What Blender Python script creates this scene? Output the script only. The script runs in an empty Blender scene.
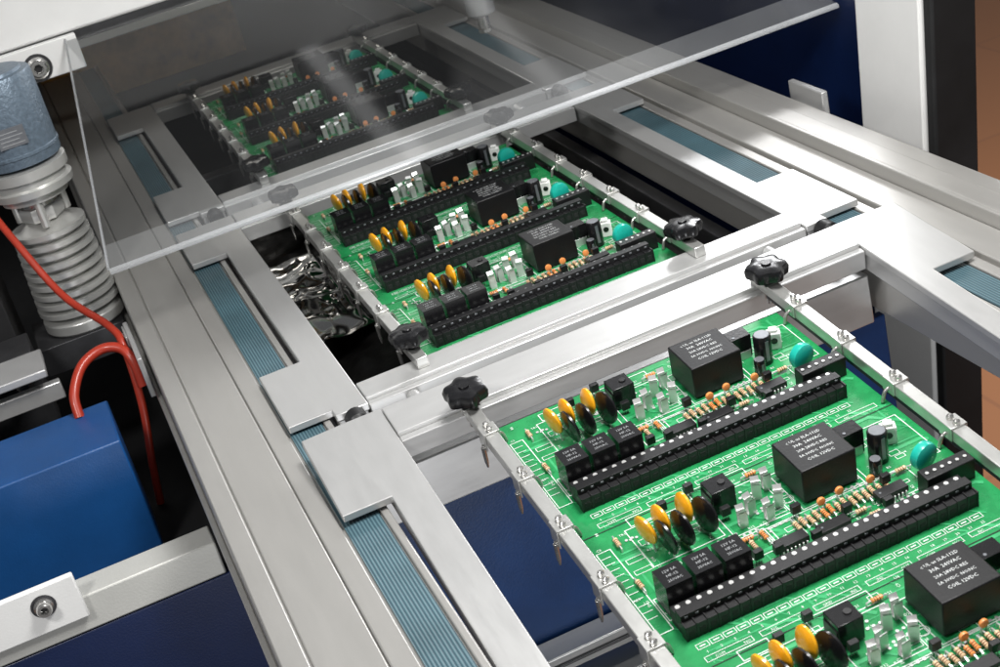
import bpy, math, random
from mathutils import Vector, Matrix
from mathutils import noise as NZ
random.seed(7)
scn=bpy.context.scene; COL=scn.collection
# ------------------------------------------------------------------ materials
def mat(name,col,rough=.5,metal=0,noise=0,nscale=8,bump=0,bscale=60,stretch=None,rvar=0,spec=.5,coat=0,col2=None):
    m=bpy.data.materials.new(name);m.use_nodes=True;nt=m.node_tree;b=nt.nodes['Principled BSDF'];L=nt.links
    b.inputs['Base Color'].default_value=(*col,1);b.inputs['Roughness'].default_value=rough;b.inputs['Metallic'].default_value=metal
    b.inputs['Specular IOR Level'].default_value=spec;b.inputs['Coat Weight'].default_value=coat
    if noise or bump or rvar or col2:
        tc=nt.nodes.new('ShaderNodeTexCoord');mp=nt.nodes.new('ShaderNodeMapping');L.new(tc.outputs['Object'],mp.inputs[0])
        if stretch: mp.inputs['Scale'].default_value=stretch
        n=nt.nodes.new('ShaderNodeTexNoise');n.inputs['Scale'].default_value=nscale;n.inputs['Detail'].default_value=6;n.inputs['Roughness'].default_value=.65
        L.new(mp.outputs[0],n.inputs[0])
        if noise or col2:
            r=nt.nodes.new('ShaderNodeValToRGB');r.color_ramp.elements[0].position=.32;r.color_ramp.elements[1].position=.68
            c2=col2 or tuple(c*(1-noise) for c in col)
            r.color_ramp.elements[0].color=(*c2,1);r.color_ramp.elements[1].color=(*col,1)
            L.new(n.outputs[0],r.inputs[0]);L.new(r.outputs[0],b.inputs['Base Color'])
        if rvar:
            mr=nt.nodes.new('ShaderNodeMapRange');mr.inputs[1].default_value=.3;mr.inputs[2].default_value=.7
            mr.inputs[3].default_value=max(.05,rough-rvar);mr.inputs[4].default_value=min(1,rough+rvar)
            L.new(n.outputs[0],mr.inputs[0]);L.new(mr.outputs[0],b.inputs['Roughness'])
        if bump:
            n2=nt.nodes.new('ShaderNodeTexNoise');n2.inputs['Scale'].default_value=bscale;n2.inputs['Detail'].default_value=3;L.new(mp.outputs[0],n2.inputs[0])
            bp=nt.nodes.new('ShaderNodeBump');bp.inputs['Strength'].default_value=bump;bp.inputs['Distance'].default_value=.02
            L.new(n2.outputs[0],bp.inputs['Height']);L.new(bp.outputs[0],b.inputs['Normal'])
    return m
ALU=mat('anodised_aluminium',(.58,.58,.575),.36,.6,noise=.05,nscale=4,stretch=(5,.8,5),rvar=.03,bump=.02,bscale=60)
ALUX=mat('aluminium_bar',(.60,.60,.595),.36,.6,noise=.05,nscale=4,stretch=(.8,5,5),rvar=.03,bump=.02,bscale=60)
RAILM=mat('rail_aluminium',(.47,.46,.44),.36,.55,noise=.05,nscale=3,stretch=(4,.5,4),rvar=.03,bump=.02,bscale=70)
PLATE=mat('corner_plate_metal',(.47,.47,.47),.42,.5,noise=.06,nscale=6,rvar=.06,bump=.03)
DARKM=mat('dark_steel',(.08,.08,.085),.45,.7,noise=.3,nscale=6)
CHROME=mat('steel_bright',(.66,.65,.63),.25,.9,noise=.12,nscale=12,rvar=.05)
SATIN=mat('steel_satin',(.62,.62,.60),.32,.75,noise=.06,nscale=5,stretch=(3,1,3),rvar=.03)
WIRE=mat('spring_steel',(.50,.49,.47),.3,.8)
FIN=mat('cast_aluminium',(.62,.62,.60),.34,.6,noise=.10,nscale=6,rvar=.06)
SOLDER=mat('molten_solder',(.62,.61,.59),.12,1,noise=.2,nscale=5,bump=.05,bscale=6)
DROSS=mat('solder_dross',(.025,.024,.023),.4,.4,noise=.6,nscale=9,bump=.6,bscale=7)
BLACK=mat('black_plastic',(.009,.009,.010),.42,0,noise=.3,nscale=20,bump=.06,bscale=120,spec=.4)
BLACKG=mat('black_gloss_plastic',(.008,.008,.009),.24,0,bump=.03,bscale=60)
RELAYM=mat('relay_case_plastic',(.007,.007,.008),.42,0,noise=.3,nscale=10,bump=.06,bscale=90,spec=.35)
VOID=mat('matt_black',(.008,.008,.009),.7,0,noise=.5,nscale=4)  # flat near-black for the cabinet, rear panel, dark post and slots
PCBM=mat('solder_mask_green',(.018,.28,.085),.28,0,noise=.42,nscale=5,rvar=.06,coat=.2)
TRACE=mat('copper_under_mask',(.05,.39,.15),.3,0,noise=.3,nscale=20)
SILK=mat('silkscreen_ink',(.74,.82,.76),.5,noise=.2,nscale=60)
PRINT=mat('grey_print_ink',(.30,.31,.32),.5)
RPRINT=mat('relay_print_ink',(.62,.64,.64),.5)
TIN=mat('solder_joint',(.72,.72,.71),.34,.6,noise=.1,nscale=30)
YEL=mat('capacitor_yellow',(.88,.40,.012),.28,0,noise=.18,nscale=12,coat=.4)
TEAL=mat('teal_plastic',(.01,.42,.33),.3,0,noise=.2,nscale=15,coat=.3)
TAN=mat('resistor_tan',(.66,.47,.28),.45,0,noise=.15,nscale=30)
ORANGE=mat('orange_component',(.72,.27,.08),.4,0)
BRN=mat('colour_band',(.12,.03,.01),.4,0)
WHITEP=mat('white_plastic',(.78,.78,.76),.4,0)
GREYT=mat('grey_top',(.22,.23,.25),.35,.5,noise=.2,nscale=20)
BLUEP=mat('blue_painted_steel',(.007,.07,.235),.42,0,noise=.2,nscale=2.5,bump=.08,bscale=90)
DBLUE=mat('deep_blue_painted_steel',(.006,.045,.17),.42,0,noise=.3,nscale=2.5,bump=.08,bscale=90)
NAVY=mat('navy_painted_steel',(.004,.014,.065),.4,0,noise=.2,nscale=3,bump=.05,bscale=80)
WHITE=mat('white_painted_steel',(.78,.78,.77),.4,0,noise=.05,nscale=3,bump=.06,bscale=90)
CREAM=mat('off_white_painted_bar',(.56,.56,.53),.42,.2,noise=.08,nscale=3,bump=.05,bscale=60)
HAMMER=mat('hammered_grey_paint',(.15,.20,.255),.40,.3,noise=.35,nscale=34,bump=.3,bscale=34)
HOSE=mat('red_hose',(.40,.035,.016),.36,0,noise=.15,nscale=10,coat=.1)
AMBER=mat('amber_reflection_colour',(.55,.28,.07),.45,.2,noise=.8,nscale=1.6)  # warm reflection put into a panel colour
MATT=mat('bounce_blocker_grey',(.05,.05,.05),.8,0,noise=.2,nscale=3)  # dull grey for the sheet added against warm floor bounce
def beltmat():
    m=bpy.data.materials.new('ribbed_teal_belt');m.use_nodes=True;nt=m.node_tree;b=nt.nodes['Principled BSDF'];L=nt.links
    b.inputs['Roughness'].default_value=.5
    tc=nt.nodes.new('ShaderNodeTexCoord');w=nt.nodes.new('ShaderNodeTexWave');w.inputs['Scale'].default_value=18;w.inputs['Distortion'].default_value=.15
    w.bands_direction='X';L.new(tc.outputs['Object'],w.inputs[0])
    r=nt.nodes.new('ShaderNodeValToRGB');r.color_ramp.elements[0].color=(.030,.075,.10,1);r.color_ramp.elements[1].color=(.11,.20,.235,1)
    L.new(w.outputs[0],r.inputs[0])
    n=nt.nodes.new('ShaderNodeTexNoise');n.inputs['Scale'].default_value=3;L.new(tc.outputs['Object'],n.inputs[0])
    mx=nt.nodes.new('ShaderNodeMix');mx.data_type='RGBA';mx.blend_type='MULTIPLY';mx.inputs[0].default_value=.5
    L.new(r.outputs[0],mx.inputs[6]);L.new(n.outputs[0],mx.inputs[7]);L.new(mx.outputs[2],b.inputs['Base Color'])
    bp=nt.nodes.new('ShaderNodeBump');bp.inputs['Strength'].default_value=.4;bp.inputs['Distance'].default_value=.01;L.new(w.outputs[0],bp.inputs['Height']);L.new(bp.outputs[0],b.inputs['Normal'])
    return m
BELT=beltmat()
def covermat(name,tint,lo,hi,blend,n0=.42,n1=.72):
    m=bpy.data.materials.new(name);m.use_nodes=True;nt=m.node_tree;nt.nodes.clear();L=nt.links
    o=nt.nodes.new('ShaderNodeOutputMaterial');t=nt.nodes.new('ShaderNodeBsdfTransparent');t.inputs[0].default_value=(tint,tint*1.01,tint*1.02,1)
    g=nt.nodes.new('ShaderNodeBsdfGlossy');g.inputs['Roughness'].default_value=.07;lw=nt.nodes.new('ShaderNodeLayerWeight');lw.inputs[0].default_value=blend
    mx=nt.nodes.new('ShaderNodeMixShader');L.new(lw.outputs['Fresnel'],mx.inputs[0]);L.new(t.outputs[0],mx.inputs[1]);L.new(g.outputs[0],mx.inputs[2])
    d=nt.nodes.new('ShaderNodeBsdfDiffuse');d.inputs[0].default_value=(.8,.82,.84,1)  # pale diffuse layer: painted haze standing in for soft reflections on the acrylic
    tc=nt.nodes.new('ShaderNodeTexCoord');mp=nt.nodes.new('ShaderNodeMapping');mp.inputs['Scale'].default_value=(.5,.3,.3);mp.inputs['Rotation'].default_value=(0,0,.3);L.new(tc.outputs['Object'],mp.inputs[0])
    n=nt.nodes.new('ShaderNodeTexNoise');n.inputs['Scale'].default_value=1.6;n.inputs['Detail'].default_value=3;L.new(mp.outputs[0],n.inputs[0])
    mr=nt.nodes.new('ShaderNodeMapRange');mr.inputs[1].default_value=n0;mr.inputs[2].default_value=n1;mr.inputs[3].default_value=lo;mr.inputs[4].default_value=hi;L.new(n.outputs[0],mr.inputs[0])
    m2=nt.nodes.new('ShaderNodeMixShader');L.new(mr.outputs[0],m2.inputs[0]);L.new(mx.outputs[0],m2.inputs[1]);L.new(d.outputs[0],m2.inputs[2])
    L.new(m2.outputs[0],o.inputs[0]);return m
COVER=covermat('clear_smoked_acrylic',.82,.006,.04,.30)
FLANGE=covermat('clear_acrylic_flange',.86,.08,.15,.42)
EDGE=covermat('acrylic_cut_edge',.9,.25,.5,.5)
def floormat():
    m=bpy.data.materials.new('terracotta_tiles');m.use_nodes=True;nt=m.node_tree;b=nt.nodes['Principled BSDF'];L=nt.links
    tc=nt.nodes.new('ShaderNodeTexCoord');br=nt.nodes.new('ShaderNodeTexBrick');br.offset=0;br.inputs['Scale'].default_value=.05
    br.inputs['Color1'].default_value=(.50,.225,.11,1);br.inputs['Color2'].default_value=(.47,.21,.10,1);br.inputs['Mortar'].default_value=(.42,.19,.10,1);br.inputs['Mortar Size'].default_value=.002
    L.new(tc.outputs['Object'],br.inputs[0]);L.new(br.outputs[0],b.inputs['Base Color']);b.inputs['Roughness'].default_value=.45;return m
FLOOR=floormat()
# ------------------------------------------------------------------ mesh builder
class MB:
    def __init__(s): s.v=[];s.f=[];s.m=[];s.mats=[]
    def mi(s,mt):
        if mt not in s.mats: s.mats.append(mt)
        return s.mats.index(mt)
    def add(s,vs,fs,mt):
        o=len(s.v);s.v+=[tuple(v) for v in vs];i=s.mi(mt)
        for f in fs: s.f.append([o+k for k in f]);s.m.append(i)
    def merge(s,o,dy):
        k0=len(s.v);s.v+=[(v[0],v[1]+dy,v[2]) for v in o.v]
        for f,m in zip(o.f,o.m): s.f.append([k0+k for k in f]);s.m.append(s.mi(o.mats[m]))
    def box(s,x0,x1,y0,y1,z0,z1,mt):
        s.add([(x0,y0,z0),(x1,y0,z0),(x1,y1,z0),(x0,y1,z0),(x0,y0,z1),(x1,y0,z1),(x1,y1,z1),(x0,y1,z1)],
              [(3,2,1,0),(4,5,6,7),(0,1,5,4),(1,2,6,5),(2,3,7,6),(3,0,4,7)],mt)
    def slab(s,pts,z0,z1,mt):
        n=len(pts);s.add([(x,y,z0) for x,y in pts]+[(x,y,z1) for x,y in pts],
            [tuple(range(n-1,-1,-1)),tuple(range(n,2*n))]+[(k,(k+1)%n,n+(k+1)%n,n+k) for k in range(n)],mt)
    def cbox(s,c,d,mt,rz=0):
        vs=[];R=Matrix.Rotation(rz,3,'Z')
        for dz in(-1,1):
            for dx,dy in((-1,-1),(1,-1),(1,1),(-1,1)): vs.append(Vector(c)+R@Vector((dx*d[0]/2,dy*d[1]/2,dz*d[2]/2)))
        s.add(vs,[(3,2,1,0),(4,5,6,7),(0,1,5,4),(1,2,6,5),(2,3,7,6),(3,0,4,7)],mt)
    def rev(s,prof,mt,c=(0,0,0),axis='Z',seg=24,lobes=0,amp=0,rz=0):
        vs=[];
        M={'Z':Matrix.Identity(3),'X':Matrix.Rotation(math.pi/2,3,'Y'),'Y':Matrix.Rotation(-math.pi/2,3,'X')}[axis]
        M=Matrix.Rotation(rz,3,'Z')@M
        for r,h in prof:
            for k in range(seg):
                t=2*math.pi*k/seg;rr=r*(1+amp*math.cos(lobes*t)) if lobes else r
                vs.append(Vector(c)+M@Vector((rr*math.cos(t),rr*math.sin(t),h)))
        fs=[]
        for j in range(len(prof)-1):
            for k in range(seg):
                a=j*seg+k;b=j*seg+(k+1)%seg;fs.append((a,b,b+seg,a+seg))
        fs.append(tuple(range(seg-1,-1,-1)));n=(len(prof)-1)*seg;fs.append(tuple(range(n,n+seg)))
        s.add(vs,fs,mt)
    def cyl(s,c,r,h,mt,axis='Z',seg=16,rz=0):
        b=min(r,h)*.12
        s.rev([(r-b,0),(r,b),(r,h-b),(r-b,h)],mt,c,axis,seg,rz=rz)
    def tube(s,pts,r,mt,seg=10,sub=6):
        P=[Vector(p) for p in pts];Q=[]
        for i in range(len(P)-1):
            p0=P[max(i-1,0)];p1=P[i];p2=P[i+1];p3=P[min(i+2,len(P)-1)]
            for k in range(sub):
                t=k/sub;Q.append(.5*((2*p1)+(p2-p0)*t+(2*p0-5*p1+4*p2-p3)*t*t+(3*p1-p0-3*p2+p3)*t**3))
        Q.append(P[-1]);vs=[];n=None
        for i,q in enumerate(Q):
            t=(Q[min(i+1,len(Q)-1)]-Q[max(i-1,0)]).normalized()
            if n is None: n=t.orthogonal().normalized()
            n=(n-t*n.dot(t)).normalized();b=t.cross(n)
            for k in range(seg):
                a=2*math.pi*k/seg;vs.append(q+r*(math.cos(a)*n+math.sin(a)*b))
        fs=[]
        for j in range(len(Q)-1):
            for k in range(seg):
                a=j*seg+k;b=j*seg+(k+1)%seg;fs.append((a,b,b+seg,a+seg))
        fs.append(tuple(range(seg-1,-1,-1)));m=(len(Q)-1)*seg;fs.append(tuple(range(m,m+seg)))
        s.add(vs,fs,mt)
    def obj(s,name,parent=None,loc=(0,0,0),bev=0,smooth=True):
        me=bpy.data.meshes.new(name);me.from_pydata(s.v,[],s.f);
        for mt in s.mats: me.materials.append(mt)
        me.polygons.foreach_set('material_index',s.m)
        if smooth:
            me.shade_smooth();me.set_sharp_from_angle(angle=math.radians(35))
        me.update();o=bpy.data.objects.new(name,me);COL.objects.link(o);o.location=loc
        if parent: o.parent=parent
        if bev:
            md=o.modifiers.new('bevel','BEVEL');md.width=bev;md.segments=2;md.limit_method='ANGLE';md.angle_limit=math.radians(50)
        return o
def top(o,label,cat,group=None):
    o['label']=label;o['category']=cat
    if group:o['group']=group
    return o
def empty(name,loc=(0,0,0)):
    e=bpy.data.objects.new(name,None);e.empty_display_size=.2;COL.objects.link(e);e.location=loc;return e
def dup(o,parent,loc=None):
    c=o.copy();COL.objects.link(c);c.parent=parent
    if loc is not None:c.location=loc
    return c
def textmesh(mb,body,x,y,z,size,mt,rz=0,align='CENTER'):
    cu=bpy.data.curves.new('t','FONT');cu.body=body;cu.size=size;cu.align_x=align;cu.resolution_u=1
    ob=bpy.data.objects.new('t',cu);COL.objects.link(ob);bpy.context.view_layer.update()
    me=bpy.data.meshes.new_from_object(ob.evaluated_get(bpy.context.evaluated_depsgraph_get()))
    R=Matrix.Rotation(rz,3,'Z')
    mb.add([Vector((x,y,z))+R@v.co for v in me.vertices],[tuple(p.vertices) for p in me.polygons],mt)
    bpy.data.objects.remove(ob);bpy.data.curves.remove(cu);bpy.data.meshes.remove(me)

# ------------------------------------------------------------------ circuit board (local: module m at y=-m)
board=empty('circuit_board')
mb=MB();mod=MB()
BX0,BX1,BY0,BY1=-.27,1.43,-2.78,.27
mb.box(BX0,BX1,BY0,BY1,-.03,0,PCBM)
zt=.0012;zs=.0028
def line(x0,y0,x1,y1,w,mt,z):
    d=Vector((x1-x0,y1-y0));
    if d.length<1e-6:return
    d.normalize();n=Vector((-d.y,d.x))*w/2;e=d*w*.4
    mod.add([(x0-e.x+n.x,y0-e.y+n.y,z),(x0-e.x-n.x,y0-e.y-n.y,z),(x1+e.x-n.x,y1+e.y-n.y,z),(x1+e.x+n.x,y1+e.y+n.y,z)],[(0,1,2,3)],mt)
def rect(x0,x1,y0,y1,w=.0045,mt=SILK):
    line(x0,y0,x1,y0,w,mt,zs);line(x0,y1,x1,y1,w,mt,zs);line(x0,y0,x0,y1,w,mt,zs);line(x1,y0,x1,y1,w,mt,zs)
def pad(x,y,r=.011,mt=TIN,z=.0045):
    mod.add([(x+r*math.cos(k*math.pi/4),y+r*math.sin(k*math.pi/4),z) for k in range(8)],[tuple(range(8))],mt)
def ring(x,y,r,w=.0035):
    for k in range(14):
        a=k*math.tau/14;b_=(k+1)*math.tau/14;line(x+r*math.cos(a),y+r*math.sin(a),x+r*math.cos(b_),y+r*math.sin(b_),w,SILK,zs)
refs=['R12','C3','D7','R8','K1','U2','C14','R21','D4','F1','Q3','R5','C9','D11','R17','J4','C6','R2','R9','D2','TR1','R30','C11','U4']
r2=random.Random(11)
for i in range(110):
    x=r2.uniform(-.24,1.35);y=r2.uniform(-.76,.24);l=r2.uniform(.05,.28);w=r2.choice([.006,.008,.012,.02])
    k=r2.choice([0,0,1,2]);zz=zt+i*1.1e-5;x1=min(x+l,1.38)
    if k==0: line(x,y,x1,y,w,TRACE,zz);dx=r2.uniform(.02,.08);line(x1,y,min(x1+dx,1.4),max(-.76,y-min(dx,1.4-x1)),w,TRACE,zz+5e-6)
    elif k==1: line(x,y,x,max(y-l*.6,-.76),w,TRACE,zz)
    else: line(x,y,x+.05,max(-.77,y-.05),w,TRACE,zz)
for i in range(40):
    x=r2.uniform(-.2,1.2);y=r2.uniform(-.43,.22)
    for j in range(r2.randint(2,5)): pad(x+j*.03,y,.008)
for i in range(22):
    x=-.115+i*.0645
    rect(x-.027,x+.027,-.665,-.635,.003);line(x-.012,-.65,x+.010,-.65,.006,SILK,zs)
    textmesh(mod,str(i+1),x,-.70,zs+.0003,.021,SILK)
    if i%4==0: rect(x-.03,x+.19,-.745,-.715,.003)
for i,t in enumerate(['COM','NO','NC','12V','GND','IN1','IN2','OUT','COM','NO','NC']):
    textmesh(mod,t,-.08+i*.128,-.740,zs+.0004,.020,SILK)
for i in range(110):
    textmesh(mod,refs[i%24],r2.uniform(-.22,1.30),r2.uniform(-.43,.23),zs+.0005+i*2e-6,.021,SILK,rz=r2.choice([0,0,0,math.pi/2]))
rect(.672,.996,-.178,.118);rect(-.16,.29,-.45,-.30);rect(.33,.62,-.16,.14);rect(1.02,1.39,-.2,.15)
rect(-.06,.30,-.12,.17);rect(.45,1.2,-.43,-.19);rect(-.24,-.17,-.5,.1);rect(.32,.46,-.33,-.18);rect(.48,.60,-.32,-.2);rect(-.02,.12,.18,.24);rect(.3,.6,.16,.24);rect(1.05,1.2,-.44,-.36)
for k in range(26):
    x=r2.uniform(-.2,1.3);y=r2.uniform(-.4,.2);rect(x,x+r2.uniform(.04,.10),y,y+r2.uniform(.02,.04),.003)
for k in range(3): ring(r2.uniform(-.2,1.3),r2.uniform(-.4,.2),r2.uniform(.02,.03))
for i in range(30): line(.3+i*.028,-.447,.3+i*.028,-.43,.004,SILK,zs)
for i in range(12):line(-.235,.1-.045*i,-.19,.1-.045*i,.004,SILK,zs)
line(BX0+.003,-.775,BX1-.003,-.775,.005,VOID,zs)
for m in range(3): mb.merge(mod,-m)
mb.obj('board_substrate',board,smooth=False)
def rep(o,ms=(1,2)):
    for m in ms: dup(o,board,(o.location.x,o.location.y-m,o.location.z))
def relay():
    b=MB();w,d,h=.284,.256,.193
    b.box(0,w,-d,0,.012,h,RELAYM);b.box(.012,w-.012,-d+.012,-.012,0,.012,BLACK)
    o=b.obj('relay',board,(.692,.098,0),bev=.010)
    t=MB()
    for i,(s,sz,x) in enumerate([('c UL us SLA-112D',.024,.5),('30A  240VAC',.026,.5),('20A 28VDC RES',.023,.5),('5A 30VDC  NO/NC',.021,.5),('COIL 12VDC',.025,.5)]):
        textmesh(t,s,w*x,-.052-i*.038,0,sz,RPRINT)
    tl=t.obj('relay_marking',o,(0,0,h+.0012),smooth=False)
    for m in (1,2):
        c=dup(o,board,(.692,.098-m,0));dup(tl,c)
relay()
b=MB();n=28;L0=-.155;L1=1.29;cw=(L1-L0)/n
b.box(L0,L1,-.598,-.560,0,.075,BLACK);b.box(L0,L1,-.560,-.510,0,.110,BLACK);b.box(L0,L1,-.510,-.460,0,.088,BLACK)
for i in range(n+1):
    x=L0+i*cw;b.box(x-.004,x+.004,-.601,-.557,.0,.082,BLACK)
for i in range(n):
    x=L0+(i+.5)*cw
    b.box(x-.014,x+.014,-.5995,-.597,.02,.05,VOID);b.box(x-.008,x+.008,-.562,-.559,.09,.10,GREYT)
    b.cyl((x,-.483,.087),.012,.006,TIN,seg=8)
o=b.obj('terminal_strip',board,bev=.002);rep(o)
b=MB();b.box(1.15,1.40,-.44,-.36,0,.11,BLACK)
for i in range(6): b.cyl((1.175+i*.04,-.40,.11),.009,.004,TIN,seg=8)
o=b.obj('pin_header',board,bev=.004);rep(o)
b=MB();b.box(1.0,1.12,.0,.09,.008,.14,BLACKG);b.cyl((1.03,.02,.14),.008,.002,GREYT,seg=8);b.box(1.01,1.11,-.002,0,0,.05,TIN)
o=b.obj('miniature_relay',board,bev=.004);rep(o)
for i,(x,y) in enumerate([(-.01,0),(.065,0.02),(.175,.03)]):
    b=MB();R=.073
    b.rev([(.02,-.018),(R*.8,-.015),(R,-.005),(R,.005),(R*.8,.015),(.02,.018)],YEL,(0,0,.117),'X',22)
    b.tube([(0,-.03,.05),(0,-.032,0)],.005,TIN,6,2);b.tube([(0,.03,.05),(0,.032,0)],.005,TIN,6,2)
    o=b.obj('disc_capacitor',board,(x,y,0));o.rotation_euler=(0,.12*(i-1),.12+.08*(1-i));rep(o)
for i,(x,y) in enumerate([(.045,-.08),(.125,-.07),(.24,-.05)]):
    b=MB();R=.088
    b.rev([(.02,-.016),(R*.8,-.013),(R,-.005),(R,.005),(R*.8,.013),(.02,.016)],BLACKG,(0,0,.100),'X',22)
    b.tube([(0,.03,.05),(0,.03,0)],.005,TIN,6,2);b.tube([(0,-.03,.05),(0,-.03,0)],.005,TIN,6,2)
    o=b.obj('varistor',board,(x,y,0));o.rotation_euler=(0,-.1+.1*i,.1+.06*i);rep(o)
for x in (-.088,.055,.198):
    b=MB();b.box(-.063,.063,-.060,.066,.01,.178,BLACKG)
    for k in(-1,1): b.box(-.045,.045,.003+k*.064-.003,.003+k*.064+.003,0,.04,TIN)
    textmesh(b,'12V 5A',0,.024,.1792,.022,PRINT);textmesh(b,'HF-12',0,-.006,.1792,.022,PRINT);textmesh(b,'250VAC',0,-.036,.1792,.020,PRINT)
    o=b.obj('miniature_relay',board,(x,-.385,0));rep(o)
b=MB();b.box(-.06,.06,-.055,.055,.008,.13,BLACKG);b.box(-.065,-.059,-.05,.05,0,.1,BLACK);b.cyl((.02,0,.13),.018,.006,BLACK,seg=10)
o=b.obj('power_inductor',board,(.385,.07,0),bev=.006);rep(o)
for x,y in((.47,-.06),(.55,.02),(.40,-.11),(.60,-.09),(.52,-.14),(.62,.05)):
    b=MB()
    for k in(-1,1):
        b.box(-.020,.020,k*.014-.003,k*.014+.003,0,.085,TIN)
        b.add([(-.020,k*.014,.085),(.020,k*.014,.085),(.020,k*.028,.105),(-.020,k*.028,.105)],[(0,1,2,3)],TIN)
    b.box(-.020,.020,-.014,.014,.004,.01,TIN)
    o=b.obj('fuse_clip',board,(x,y,0));o.rotation_euler=(0,0,.5*((x*37)%2-1));rep(o)
for x,y,r,h in((1.14,-.08,.047,.17),(1.07,-.16,.03,.09)):
    b=MB();b.rev([(r*.95,0),(r,.01),(r*.94,.022),(r,.034),(r,h-.008),(r*.9,h)],BLACKG,seg=20);b.cyl((0,0,h-.002),r*.82,.004,GREYT,seg=20)
    b.box(-r*.2,r*.2,-r-.001,-r+.002,.03,h-.02,GREYT)
    o=b.obj('electrolytic_capacitor',board,(x,y,0));rep(o)
b=MB();b.rev([(.05,-.028),(.066,-.02),(.070,0),(.066,.02),(.05,.028)],TEAL,(0,0,.10),'Y',24,rz=.2);b.cyl((0,0,0),.02,.05,TEAL,seg=12)
o=b.obj('teal_trimmer',board,(1.245,-.28,0));rep(o)
b=MB();b.cbox((0,0,.05),(.075,.055,.10),WHITEP,-.4);b.cyl((-.012,-.028,.055),.018,.012,BLACKG,'Y',14,rz=-.4);b.cbox((0,0,.11),(.045,.04,.02),WHITEP,-.4)
o=b.obj('white_potentiometer',board,(1.25,.0,0),bev=.006);rep(o)
for x,y in((.50,-.355),(.70,-.375),(1.03,-.33)):
    b=MB();b.box(-.075,.075,-.03,.03,.018,.05,BLACK);b.cyl((-.055,0,.05),.006,.001,GREYT,seg=8)
    for k in range(7):
        for sgn in(-1,1): b.box(-.066+k*.02,-.058+k*.02,sgn*.036-.004,sgn*.036+.004,0,.032,TIN)
    o=b.obj('integrated_circuit',board,(x,y,0),bev=.002);rep(o)
rr=random.Random(5)
spots=[(.58+i*.036,-.275+(.012 if i%2 else 0),1) for i in range(14)]+[(.86,-.35,0),(.90,-.40,0),(.36,-.22,0),(.36,-.27,1),(.43,-.24,1),(.24,-.2,0),(1.16,-.22,0),(.60,.16,0),(-.17,-.2,1),(-.13,.1,1)]
for x,y,v in spots:
    b=MB();c=TAN if rr.random()<.9 else ORANGE
    b.rev([(.008,-.027),(.0125,-.022),(.0105,-.012),(.0105,.012),(.0125,.022),(.008,.027)],c,(0,0,.022),'X',10)
    for q in(-.016,-.004,.008): b.rev([(.0115,q),(.0115,q+.004)],BRN,(0,0,.022),'X',10)
    b.tube([(-.05,0,0),(-.05,0,.02),(-.025,0,.022)],.004,TIN,5,2);b.tube([(.05,0,0),(.05,0,.02),(.025,0,.022)],.004,TIN,5,2)
    o=b.obj('resistor',board,(x,y,0))
    if v:o.rotation_euler=(0,0,math.pi/2+rr.uniform(-.05,.05))
    for m in(1,2):dup(o,board,(x,y-m,0))
for x,y in((.845,-.205),(.74,-.22),(1.0,-.22)):
    b=MB();b.rev([(.01,-.010),(.02,-.007),(.022,0),(.02,.007),(.01,.010)],ORANGE,(0,0,.045),'Y',14);b.tube([(-.012,0,.03),(-.015,0,0)],.004,TIN,5,2);b.tube([(.012,0,.03),(.015,0,0)],.004,TIN,5,2)
    o=b.obj('ceramic_capacitor',board,(x,y,0));rep(o)
for x,y in((.33,-.36),(.42,-.38),(.62,-.20),(.14,.17),(.3,.21),(1.05,-.26),(.36,-.03),(.80,-.33),(.60,-.40),(.97,-.40)):
    b=MB();b.box(-.022,.022,-.014,.014,.03,.075,BLACK)
    for k in(-1,0,1): b.box(k*.013-.002,k*.013+.002,-.002,.002,0,.03,TIN)
    o=b.obj('transistor',board,(x,y,0),bev=.004);rep(o)
# ------------------------------------------------------------------ pallet
pal=empty('pallet_frame')
# side members: one L-shaped casting each, with ears that ride on the belts
def side(xi,xm,xe):   # inner edge, outer edge of the bar, outer edge of the ears
    b=MB();pts=[(xi,-2.98),(xi,.80),(xm,.80),(xe,.79),(xe,.05),(xm,.05),(xm,-2.15),(xe,-2.15),(xe,-2.9),(xm,-2.9),(xm,-2.98)]
    if xe<xi: pts=pts
    else: pts=pts[::-1]
    b.slab(pts,-.010,.034,ALU)
    lo,hi=min(xi,xm)+.01,max(xi,xm)-.01
    b.box(lo,hi,-2.97,.79,-.12,-.0105,ALU)
    return b.obj('side_member',pal,bev=.006)
side(-.705,-.90,-1.16);side(2.13,2.28,2.55)
def cross(y0,y1):
    b=MB()
    b.box(-.701,2.126,y0+.05,y1,-.005,.045,ALUX);b.box(-.701,2.126,y0,y0+.049,-.10,.020,ALUX)
    return b.obj('cross_bar',pal,bev=.006)
cross(-2.98,-2.72);cross(.46,.78)
for x in(-.80,2.23):
    b=MB();b.rev([(.05,0),(.062,.01),(.062,.1),(.04,.12)],BLACK,(x,-2.985,-.01),'Y',18,rz=math.pi);b.obj('rubber_bumper',pal)
for x in(-.45,1.85):
    b=MB();b.cyl((x,-3.145,-.03),.042,.16,ALU,'Y',18);b.obj('spacer_pin',pal)
def knobpart(x,y,a):
    b=MB()
    b.rev([(.035,.10),(.05,.13),(.085,.14),(.108,.155),(.112,.19),(.10,.215),(.06,.225),(.03,.222)],BLACKG,(0,0,0),'Z',60,lobes=6,amp=.10,rz=a)
    b.cyl((0,0,.22),.028,.012,BLACKG,seg=16)
    b.cyl((0,0,-.03),.018,.15,CHROME,seg=12)
    return b.obj('star_knob',pal,(x,y,0))
for x in(-.32,1.48):
    b=MB()
    b.box(x-.036,x+.036,-2.86,.56,.047,.112,SATIN)
    b.box(x-.022,x+.022,-2.7,.42,.006,.0465,DARKM)
    b.box(x-.05,x+.05,.36,.56,.1125,.122,SATIN)
    b.obj('clamp_rail',pal,bev=.007)
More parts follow.
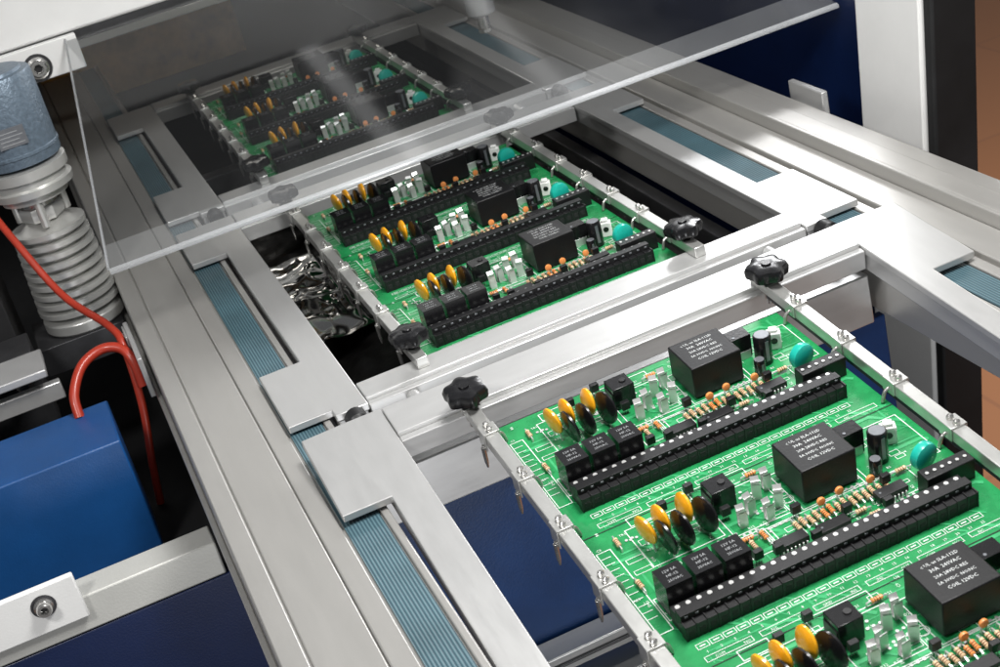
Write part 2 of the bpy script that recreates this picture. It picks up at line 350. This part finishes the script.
for x,sg in((-.32,-1),(1.48,1)):
    for y in(.42,-2.68): knobpart(x,y,x*3+y)
    for i in range(7):
        y=.14-i*.44
        b=MB();b.box(-.044,.044,-.045,.045,.113,.123,SATIN);b.box(sg*.041-.004,sg*.041+.004,-.045,.045,.02,.122,SATIN);b.box(-sg*.041-.004,-sg*.041+.004,-.045,.045,.05,.122,SATIN)
        b.rev([(.013,0),(.011,-.09),(.005,-.13)][::-1],CHROME,(sg*.053,-.02,.04),seg=8)
        b.box(sg*.046,sg*.058,-.03,-.01,.03,.05,CHROME)
        b.tube([(-sg*.04,0,.075),(-sg*.065,0,.06),(-sg*.08,0,.008)],.010,WIRE,6,3)
        for dy in(-.025,.022):b.rev([(.016,.12),(.018,.125),(.017,.142),(.008,.15)],CHROME,(0,dy,0),seg=10)
        b.obj('spring_clip',pal,(x,y,0),bev=.002)
TILT=.1075;NO=(.007,-4.055,.006)
def copytree(root,loc,rx):
    r=root.copy();COL.objects.link(r);r.location=loc;r.rotation_euler=(rx,0,0)
    for c in list(root.children):
        cc=c.copy();COL.objects.link(cc);cc.parent=r
        for g in list(c.children):
            gg=g.copy();COL.objects.link(gg);gg.parent=cc
    return r
top(pal,'aluminium carrier frame with black star knobs above the solder bath','carrier frame','carrier frames on the conveyor')
top(board,'green circuit board with black relays clamped above the solder bath','circuit board','circuit boards in carriers')
for nm,src in (('f',pal),('b',board)):
    a=copytree(src,NO,TILT);c=copytree(src,(0,4.05,0),0)
    if nm=='f':
        a['label']='bright aluminium carrier frame with black star knobs, before the bath'
        c['label']='aluminium carrier frame with black star knobs beneath clear cover'
    else:
        a['label']='green circuit board with yellow capacitors, clamped in the waiting carrier'
        c['label']='green circuit board with black relays beneath the clear cover'
# ------------------------------------------------------------------ conveyor rails
Y0,Y1=-9.0,8.8
def belt(name,par,x0,x1,z):
    b=MB();b.box(x0,x1,Y0+.1,Y1-.1,z-.03,z,BELT);return b.obj(name,par)
lr=empty('conveyor_rail')
b=MB();z=-.02
for x0,x1,t in((-1.70,-1.585,z),(-1.575,-1.292,z-.004),(-1.286,-1.175,z+.003),(-.965,-.925,z)): b.box(x0,x1,Y0,Y1,z-.25,t,RAILM)
b.box(-1.705,-.92,Y0,Y1,z-.42,z-.020,RAILM)
b.box(-1.74,-1.706,Y0,Y1,z-.40,z-.3,RAILM)
b.obj('rail_profile',lr,bev=.008);belt('ribbed_belt',lr,-1.16,-.975,z-.008)
top(lr,'grooved silver aluminium conveyor rail with a ribbed teal belt','conveyor rail','conveyor rails')
rr_=empty('conveyor_rail')
b=MB()
b.box(2.29,2.32,Y0,Y1,z-.25,z,RAILM);b.box(2.525,2.60,Y0,Y1,z-.25,z,RAILM);b.box(2.285,3.2,Y0,Y1,z-.42,z-.03,RAILM)
b.box(2.62,2.86,Y0,Y1,z-.029,z+.02,RAILM);b.box(2.865,2.90,Y0,Y1,z-.029,z+.11,RAILM)
b.box(2.903,3.06,Y0,Y1,z-.029,z+.10,RAILM);b.box(3.066,3.2,Y0,Y1,z-.029,z+.085,RAILM)
b.obj('rail_profile',rr_,bev=.008);belt('ribbed_belt',rr_,2.335,2.515,z-.008)
top(rr_,'tall stepped aluminium conveyor rail with a ribbed teal belt','conveyor rail','conveyor rails')
b=MB();b.box(3.24,3.29,-1.45,-1.0,-.02,.17,PLATE);b.box(3.2,3.24,-1.4,-1.05,-.02,.02,PLATE)
top(b.obj('mounting_plate',bev=.01),'small grey metal plate standing on the conveyor rail','metal plate')
# ------------------------------------------------------------------ under-structure
b=MB();b.box(-.91,2.24,-3.42,-3.2,-.50,-.18,ALUX)
top(b.obj('cross_beam',bev=.01),'grey aluminium beam across the machine under the carriers','beam')
b=MB();b.box(-.91,2.35,-3.36,-3.3,-9,-.51,DBLUE)
top(b.obj('front_panel',bev=.01),'dark blue painted steel front panel beneath the conveyor','machine panel')
for i,zz in enumerate((-1.72,-1.95)):
    b=MB();b.box(-.91,2.1,-3.56-.1*i,-3.38,zz-.07,zz+.05,ALUX);b.box(-.91,2.1,-3.58-.1*i,-3.561-.1*i,zz-.02,zz+.0,DARKM)
    top(b.obj('guide_bar',bev=.008),'silver aluminium guide bar in front of the blue panel','metal bar','guide bars')
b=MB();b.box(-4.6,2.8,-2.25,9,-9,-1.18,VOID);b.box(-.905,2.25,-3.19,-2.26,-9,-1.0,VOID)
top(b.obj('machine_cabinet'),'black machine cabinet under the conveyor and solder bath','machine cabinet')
b=MB();b.box(-4.4,-1.0,-2.49,-2.43,-9,-.93,NAVY)
top(b.obj('front_panel',bev=.01),'navy painted steel panel below the light frame bar','machine panel')
tank=empty('solder_bath')
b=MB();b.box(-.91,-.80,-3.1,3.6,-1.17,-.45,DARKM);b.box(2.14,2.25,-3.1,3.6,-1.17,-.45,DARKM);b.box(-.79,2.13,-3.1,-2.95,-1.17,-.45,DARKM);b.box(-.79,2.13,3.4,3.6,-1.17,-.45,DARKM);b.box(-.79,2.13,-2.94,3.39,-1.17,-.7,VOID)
b.obj('tank_wall',tank,bev=.01)
def sheet(name,x0,x1,y0,y1,zb,amp,fr,mt,nx,ny,par,hi=.35):
    vs=[];fs=[]
    for j in range(ny+1):
        for i in range(nx+1):
            x=x0+(x1-x0)*i/nx;y=y0+(y1-y0)*j/ny
            e=min(i/nx,1-i/nx,j/ny,1-j/ny)*6;e=min(1,e);e=e*e*(3-2*e)
            n=NZ.noise(Vector((x*fr,y*fr,0)))+hi*NZ.noise(Vector((x*fr*2.3,y*fr*2.3,4)))
            vs.append((x,y,zb-.12*(1-e)+amp*n))
    for j in range(ny):
        for i in range(nx):
            a=j*(nx+1)+i;fs.append((a,a+1,a+nx+2,a+nx+1))
    q=MB();q.add(vs,fs,mt);o=q.obj(name,par);
    if 'sharp_edge' in o.data.attributes:o.data.attributes.remove(o.data.attributes['sharp_edge'])
    return o
sheet('solder_wave',-.76,-.22,-1.2,.40,-.24,.05,3.6,SOLDER,70,200,tank,.4)
sheet('dross_layer',-.78,2.12,-2.92,3.38,-.5,.10,2.2,DROSS,120,200,tank)
top(tank,'black steel solder bath with shiny molten solder beneath the carrier','solder bath')
# ------------------------------------------------------------------ left machinery
motor=empty('bellows_pump',(-2.0,.6,0))
b=MB();b.rev([(.22,1.02),(.29,1.035),(.295,1.05),(.295,1.64),(.285,1.655),(.24,1.66),(.23,1.68),(.05,1.69)],HAMMER,seg=48);b.rev([(.297,1.10),(.302,1.105),(.302,1.125),(.297,1.13)],HAMMER,seg=48);b.obj('hammered_housing',motor)
b=MB();b.rev([(.14,.74),(.24,.75),(.24,.80),(.30,.81),(.305,.86),(.27,.87),(.27,.92),(.305,.93),(.305,1.0),(.2,1.019)],FIN,seg=48);b.obj('collar',motor)
b=MB();b.cyl((0,0,.56),.12,.18,CHROME,seg=24);b.rev([(.15,.58),(.16,.6),(.16,.66),(.15,.68)],FIN,seg=6)
for a in range(3):
    b.cyl((.20*math.cos(a*2.09+.5),.20*math.sin(a*2.09+.5),.56),.03,.2,FIN,seg=10)
b.obj('coupling_rod',motor)
b=MB();prof=[(.2,-.16)]
for i in range(9):
    z0=-.13+i*.076;R=.305-.004*i
    prof+=[(R*.76,z0),(R,z0+.003),(R,z0+.040),(R*.76,z0+.043)]
prof+=[(.1,.57)]
b.rev(prof,FIN,seg=64);b.obj('cooling_fin',motor)
b=MB();b.rev([(.28,-.28),(.30,-.26),(.30,-.19),(.26,-.165)],FIN,seg=40);b.box(-.4,.25,-.3,.3,-.5,-.281,DARKM);b.obj('base_flange',motor,bev=.006)
b=MB();b.box(-.1,.1,-.300,-.296,1.2,1.34,GREYT);
for i in range(4): b.box(-.08,.08-.03*(i%2),-.302,-.301,1.22+i*.028,1.226+i*.028,PRINT)
b.obj('rating_plate',motor)
top(motor,'hammered grey-blue pump with silver collar and stacked fins beside rail','pump')
b=MB();b.tube([(-2.9,1.6,1.35),(-2.5,1.0,1.1),(-2.27,.35,.62),(-2.08,-.05,.2),(-1.86,-.5,.03),(-1.82,-.7,-.08),(-1.85,-.85,-.45),(-1.93,-.9,-.85),(-1.98,-.9,-1.17)],.027,HOSE,12,8)
top(b.obj('rubber_hose'),'long red-orange rubber hose curving down beside the pump','hose','red hoses')
b=MB();b.tube([(-2.25,-.99,-.31),(-2.23,-.9,-.18),(-2.12,-.78,-.06),(-1.97,-.72,-.02),(-1.85,-.76,-.04),(-1.80,-.84,-.12),(-1.80,-.9,-.3)],.034,HOSE,12,8)
top(b.obj('rubber_hose'),'short looped red-orange hose above the blue box','hose','red hoses')
box=empty('blue_cabinet')
b=MB();b.box(-3.6,-2.05,-1.55,-.89,-1.17,-.3,BLUEP);b.obj('cabinet_shell',box,bev=.014)
b=MB();b.box(-3.6,-2.3,-.88,-.84,-.9,-.4,DARKM)
b.obj('rear_flange',box)
top(box,'satin blue painted steel box standing beside the conveyor rail','equipment box')
b=MB();b.box(-4.2,-1.75,-2.50,-2.28,-.92,-.69,CREAM);b.box(-4.2,-1.75,-2.27,-2.2,-1.0,-.76,CREAM)
top(b.obj('frame_bar',bev=.012),'broad off-white frame bar in front of the blue box','metal bar')
br=empty('bolted_bracket')
b=MB();b.box(-3.4,-2.55,-2.55,-2.505,-.80,-.50,WHITE);b.box(-3.4,-2.57,-2.504,-2.40,-.685,-.645,WHITE);b.obj('bracket_plate',br,bev=.01)
def bolt(name,par,x,y,z,r):
    b=MB();b.rev([(r*1.25,0),(r*1.25,.015),(r,.02),(r,.05),(r*.85,.06),(r*.55,.06),(r*.5,.03)],CHROME,(x,y,z),'Y',24,rz=math.pi)
    b.rev([(r*1.6,-.004),(r*1.6,.002)],DARKM,(x,y,z),'Y',24,rz=math.pi);b.rev([(r*.5,.03),(r*.48,.031)],VOID,(x,y,z),'Y',6,rz=math.pi);return b.obj(name,par)
bolt('socket_bolt',br,-2.76,-2.555,-.62,.045)
top(br,'white steel bracket with dark socket bolt beside the blue box','bracket')
hb=empty('hinge_bracket')
b=MB();b.box(-1.775,-1.742,-1.15,-.45,-.29,.0,PLATE);b.box(-1.79,-1.776,-.72,-.5,-.1,.0,PLATE);b.obj('hinge_plate',hb,bev=.006)
b=MB();b.rev([(.035,0),(.035,.03),(.02,.035)],CHROME,(-1.79,-.6,-.05),'X',16,rz=math.pi)
b.obj('hinge_bolt',hb)
top(hb,'small metal hinge bracket bolted to the conveyor rail','bracket')
vb=empty('valve_block')
b=MB();b.box(-3.6,-2.42,-.1,.3,-.75,-.1,DARKM);b.box(-3.6,-2.5,.4,1.6,-.9,.25,VOID);b.obj('block_body',vb,bev=.01)
b=MB();b.box(-3.5,-2.30,-.5,-.42,-.35,-.22,ALU);b.obj('cover_strip',vb,bev=.01)
b=MB();b.box(-2.9,-2.35,-.6,-.2,-.12,-.06,PLATE);b.obj('top_plate',vb,bev=.01)
for x in(-2.55,-2.9):
    b=MB();b.rev([(.06,0),(.06,.04),(.03,.06)],CHROME,(x,-.105,-.3),'Y',20,rz=math.pi);b.obj('hex_bolt',vb)
top(vb,'dark steel valve block with bolts behind the blue box','valve block')
# ------------------------------------------------------------------ hood, cover
hood=empty('hood_beam')
b=MB();b.box(-4.5,7,2.0,2.35,1.5,2.6,WHITE);b.obj('beam_body',hood,bev=.03)
b=MB();b.box(-4.5,7,2.02,2.33,1.42,1.499,DARKM);b.obj('lower_flange',hood)
b=MB();b.box(-3.0,-1.28,1.93,1.999,1.22,1.50,WHITE);b.obj('bracket_plate',hood,bev=.01)
b=MB();b.box(-4.5,7,2.36,9.1,2.5,2.58,VOID);b.obj('hood_light_blocker',hood)  # unseen sheet added to keep overhead and back light off the third carrier
bolt('hinge_bolt',hood,-1.64,1.925,1.33,.07)
top(hood,'white painted steel hood beam above the clear cover','machine hood')
cov=empty('clear_cover')
XR=3.86
def quad(p,mt,name,th=.03,n=(0,0,1)):
    b=MB();n=Vector(n).normalized()*th;q=[Vector(a) for a in p];w=[a+n for a in q]
    b.add(q+w,[(3,2,1,0),(4,5,6,7),(0,1,5,4),(1,2,6,5),(2,3,7,6),(3,0,4,7)],mt);return b.obj(name,cov,smooth=False)
b=MB();b.add([(-1.695,-.56,.60),(XR,-.53,.60),(XR,1.93,1.46),(-1.36,1.93,1.46)],[(0,1,2,3)],COVER);b.obj('cover_sheet',cov,smooth=False)
b=MB();b.add([(-1.72,-.80,.51),(XR,-.77,.51),(XR,-.531,.599),(-1.695,-.561,.599)],[(0,1,2,3)],FLANGE);b.obj('cover_flange',cov,smooth=False)
quad([(-1.725,-.835,.488),(XR,-.805,.488),(XR,-.775,.50),(-1.725,-.805,.50)],EDGE,'cover_edge',.022)
quad([(-1.735,-.80,.51),(-1.72,-.80,.51),(-1.36,1.93,1.46),(-1.375,1.93,1.46)],EDGE,'cover_edge',.02)
top(cov,'large clear acrylic safety cover sloping up over the solder bath','machine cover')
nz=empty('standoff',(1.84,1.35,.62))
b=MB();b.cyl((0,0,0),.05,.12,CHROME,seg=20);b.cyl((0,0,.12),.12,.5,PLATE,seg=28);b.rev([(.06,-.03),(.06,0)],CHROME,seg=6);b.obj('standoff_body',nz)
top(nz,'silver round standoff hanging beneath the clear cover','standoff')
for y,zz,l in((5.0,.75,'silver bar across the machine interior under the cover'),(6.9,.5,'silver bar across the far machine interior')):
    b=MB();b.box(-1.3,3.1,y,y+.16,zz,zz+.09,ALUX);top(b.obj('frame_bar',bev=.01),l,'metal bar')
b=MB();b.box(-1.6,.8,7.6,7.7,-.4,1.5,AMBER);top(b.obj('warm_reflection_panel'),'added amber panel imitating a warm reflection inside the machine','machine panel')  # added panel: its amber colour imitates a warm reflection behind the cover
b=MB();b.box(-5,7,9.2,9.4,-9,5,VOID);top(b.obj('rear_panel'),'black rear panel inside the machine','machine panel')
b=MB();b.box(3.9,3.96,-1.50,9.1,-9,1.2,NAVY);top(b.obj('side_panel',bev=.01),'navy blue painted steel side panel beyond the rail','machine panel')
def tilted(b,name,l,c):
    o=b.obj(name,None,(3.5,-1.88,0),bev=.02);o.rotation_euler=(TILT*1.1,0,0);return top(o,l,c)
b=MB();b.box(0,.36,-.36,.37,-9,4.6,WHITE);tilted(b,'machine_post','white painted steel upright post beside the conveyor rail','post')
b=MB();b.box(.02,.36,-.46,-.365,-9,4.6,VOID);tilted(b,'dark_post','black upright strip next to the white post','post')
b=MB();b.box(-30,45,-20,40,-9.2,-9.02,FLOOR);f=b.obj('floor',smooth=False);f['kind']='structure'
b=MB();b.box(-12,6.5,-18,12,-9.015,-8.97,MATT);top(b.obj('bounce_blocker'),'added dark grey sheet blocking floor bounce under the machine','bounce blocker')  # added to stop terracotta bounce light tinting the metal
# ------------------------------------------------------------------ light
w=bpy.data.worlds.new('World');scn.world=w;w.use_nodes=True
w.node_tree.nodes['Background'].inputs[0].default_value=(.85,.88,.92,1);w.node_tree.nodes['Background'].inputs[1].default_value=.14
def area(name,loc,tgt,sx,sy,P,col=(1,1,1)):
    l=bpy.data.lights.new(name,'AREA');l.shape='RECTANGLE';l.size=sx;l.size_y=sy;l.energy=P;l.color=col
    o=bpy.data.objects.new(name,l);COL.objects.link(o);o.location=loc;o.rotation_euler=(Vector(tgt)-Vector(loc)).to_track_quat('-Z','Y').to_euler()
    return o
area('overhead_softbox',(1.6,-5.3,6.6),(.8,-4.6,0),2.6,2.2,860,(1,.99,.97))
area('key_softbox',(-6,-8,7),(.5,-3,0),1.5,1.5,540,(1,.985,.96))
area('back_softbox',(9,8.5,8.5),(.6,-3,0),4,2.5,820,(.98,.985,1))
area('low_fill',(-.6,-11,-2.4),(3.2,-2,-1.5),2,2,220,(.97,.98,1))  # added fill for the blue panel and lower post under the conveyor
area('third_board_fill',(.8,3.9,2.35),(.8,3.0,0),2.5,.5,26,(1,.96,.88))  # added fill under the hood, brightens the third board
area('floor_fill',(15,4,6),(13,10,-9),4,4,1400,(1,.95,.88))  # added fill that brightens the terracotta floor
# strip lights added only to put soft reflected streaks on the acrylic cover
for x,r in((2.4,.22),(4.9,.22)):
    o=area('streak_light',(x,5.6,9),(x,5.6,0),.3,4.4,8);o.rotation_euler=(0,0,r)
# ------------------------------------------------------------------ camera
R=[[0.9034,-0.3593,-0.2339],[-0.3614,-0.3448,-0.8663],[0.2306,0.8672,-0.4414]]
right=Vector(R[0]).normalized();fwd=Vector(R[2]).normalized();down=fwd.cross(right).normalized();right=down.cross(fwd)
M=Matrix((right,-down,-fwd)).transposed().to_4x4();M.translation=Vector((-1.802,-10.237,3.824))
cd=bpy.data.cameras.new('camera');cd.sensor_width=36;cd.lens=1482.7/1000*36;cd.clip_end=200;cd.clip_start=.05
cd.dof.use_dof=True;cd.dof.focus_distance=8.0;cd.dof.aperture_fstop=2.8
co=bpy.data.objects.new('camera',cd);COL.objects.link(co);co.matrix_world=M;scn.camera=co
scn.view_settings.view_transform='Standard';scn.view_settings.look='None';scn.view_settings.exposure=0
